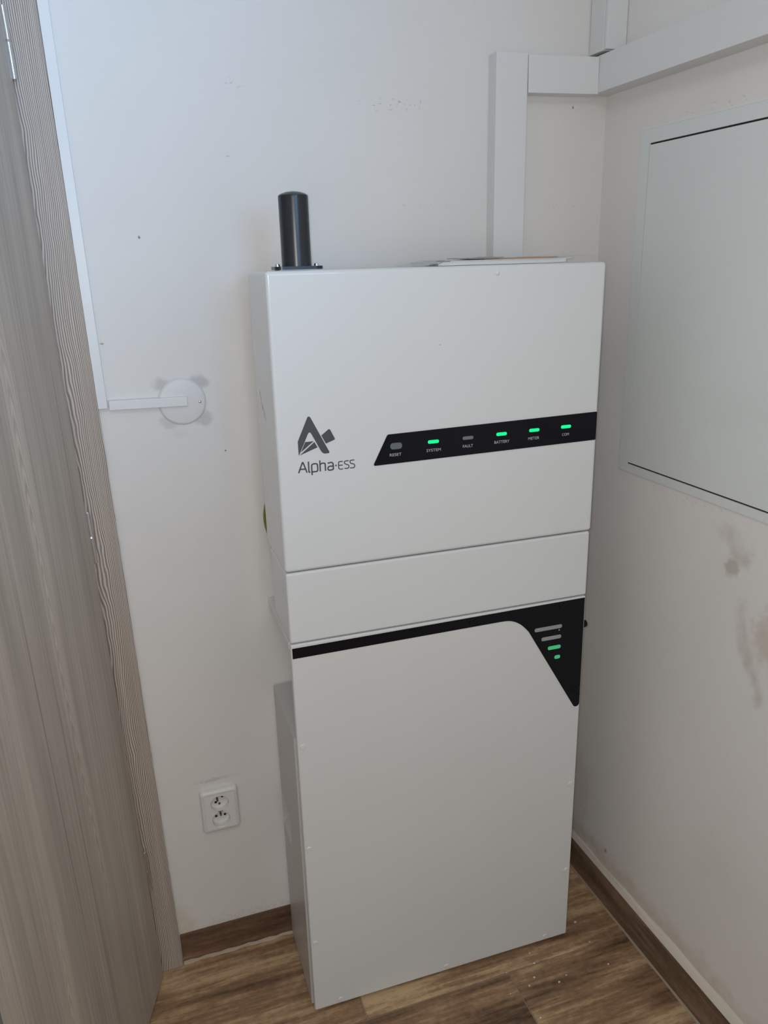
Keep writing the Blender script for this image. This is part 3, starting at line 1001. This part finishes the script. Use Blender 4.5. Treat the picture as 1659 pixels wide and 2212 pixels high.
# black trim with the rounded inner corner
cur = [(0.4157, 0.8468), (0.4335, 0.8460), (0.4477, 0.8415), (0.4607, 0.8335), (0.4714, 0.8233), (0.4795, 0.8141)]
tp = [(0.0033, 0.8649), (0.0033, 0.8445)] + smooth_line(cur, 4) + [(0.5884, 0.6268), (0.5909, 0.6225), (0.5940, 0.6199), (0.5975, 0.6194), (0.6010, 0.6203), (0.6036, 0.6227), (0.6046, 0.6261), (0.6040, 0.8684)]
bmt = add_prism(bmesh.new(), tp, lambda a, c: (a, -0.0007, c), lambda a, c: (a, 0.0006, c))
bmt.normal_update()
bmesh.ops.triangulate(bmt, faces=[f for f in bmt.faces if len(f.verts) > 4])
bk = finish('black_trim', bmt, M_BLACKM, pn, smooth=False)
for (x, z) in ((0.1458, 0.8553), (0.3553, 0.8575), (0.5513, 0.8602), (0.5943, 0.6593)):
    o = lathe('screw_cap', [(0.0058, -0.0006), (0.0058, -0.0018), (0.0050, -0.0027), (0.001, -0.0028)], (x, 0, z), M_BLACKM, pn, 'y', 24)
    o['label'] = 'black screw cap'
for (x, z) in ((0.0113, 0.6579), (0.0105, 0.4235), (0.0108, 0.1867), (0.0569, 0.0175), (0.3029, 0.0186), (0.5509, 0.0180), (0.5960, 0.1941), (0.5962, 0.4259)):
    lathe('screw_cap', [(0.0060, 0.0003), (0.0060, -0.0005), (0.0050, -0.0014), (0.0010, -0.0016)], (x, 0, z), M_SOCK, pn, 'y', 24)
for (xa, xb, z, mat, lb) in ((0.4925, 0.5540, 0.8146, M_OFF2, 'unlit grey charge bar, longest'), (0.5085, 0.5534, 0.7918, M_OFF2, 'unlit grey charge bar'),
                            (0.5240, 0.5533, 0.7690, M_LED2, 'lit green charge bar'), (0.5400, 0.5532, 0.7460, M_LED2, 'small lit green charge bar')):
    pts = round_rect((xa + xb) / 2, z, xb - xa, 0.0082, 0.0036)
    o = front_prism('indicator_bar', pts, -0.0010, -0.0006, mat, pn)
    o['label'] = lb
lathe('sensor_dot', [(0.0018, -0.0006), (0.0018, -0.0010), (0.0003, -0.0010)], (0.5483, 0, 0.8064), M_OFF2, pn, 'y', 6)
lathe('side_knob', [(0.0085, 0.0), (0.0085, 0.011), (0.0072, 0.0165), (0.001, 0.0180)], (0.6068, 0.0215, 0.7985), M_BLACKM, bt, 'x', 24)

# ------------------------------------------------------------------ flakes of paint on the floor
FL = [(-0.0988, -0.2111, 0.0042), (-0.0986, -0.2723, 0.0024), (-0.093, -0.3391, 0.0030), (-0.245, -0.2522, 0.0022), (-0.2484, -0.280, 0.0035), (-0.2664, -0.3123, 0.0036),
      (-0.2867, -0.3278, 0.0032), (-0.2207, -0.3415, 0.0034), (-0.3024, -0.4032, 0.0028), (-0.1968, -0.3313, 0.0022), (-0.3184, -0.2805, 0.0020), (-0.335, -0.331, 0.002)]
FLAB = ['largest pale paint flake on the floor right of the battery cabinet', 'small pale flake on the light plank edge right of the battery cabinet',
        'oval pale flake out on the planks near the right skirting', 'tiny pale flake just below the battery cabinet bottom edge',
        'curled pale flake below the right end of the battery cabinet', 'crumpled pale flake right of the short plank joint',
        'pale flake close beside the short plank joint', 'thin curled pale flake in the middle of the right plank', 'pale flake at the bottom edge on the right plank',
        'tiny pale sliver right of the curled flake', 'tiny pale flake on the corner where the plank joints meet', 'tiny pale flake on the dark plank left of the short joint']
for (x, y, r), lb in zip(FL, FLAB):
    r *= 0.8
    bm = bmesh.new()
    k = 9
    ph = random.random() * 6
    pts = [(r * (0.75 + 0.35 * random.random()) * math.cos(2 * math.pi * i / k + ph), 0.8 * r * (0.7 + 0.4 * random.random()) * math.sin(2 * math.pi * i / k + ph)) for i in range(k)]
    add_prism(bm, pts, lambda a, c: (a, c, 0.0002), lambda a, c: (a * 0.9, c * 0.9, 0.0011 + abs(a) * 0.15))
    o = finish('paint_flake', bm, M_FLAKE)
    o.location = (x, y, 0)
    tag(o, lb, 'flake', 'paint flakes on the floor')
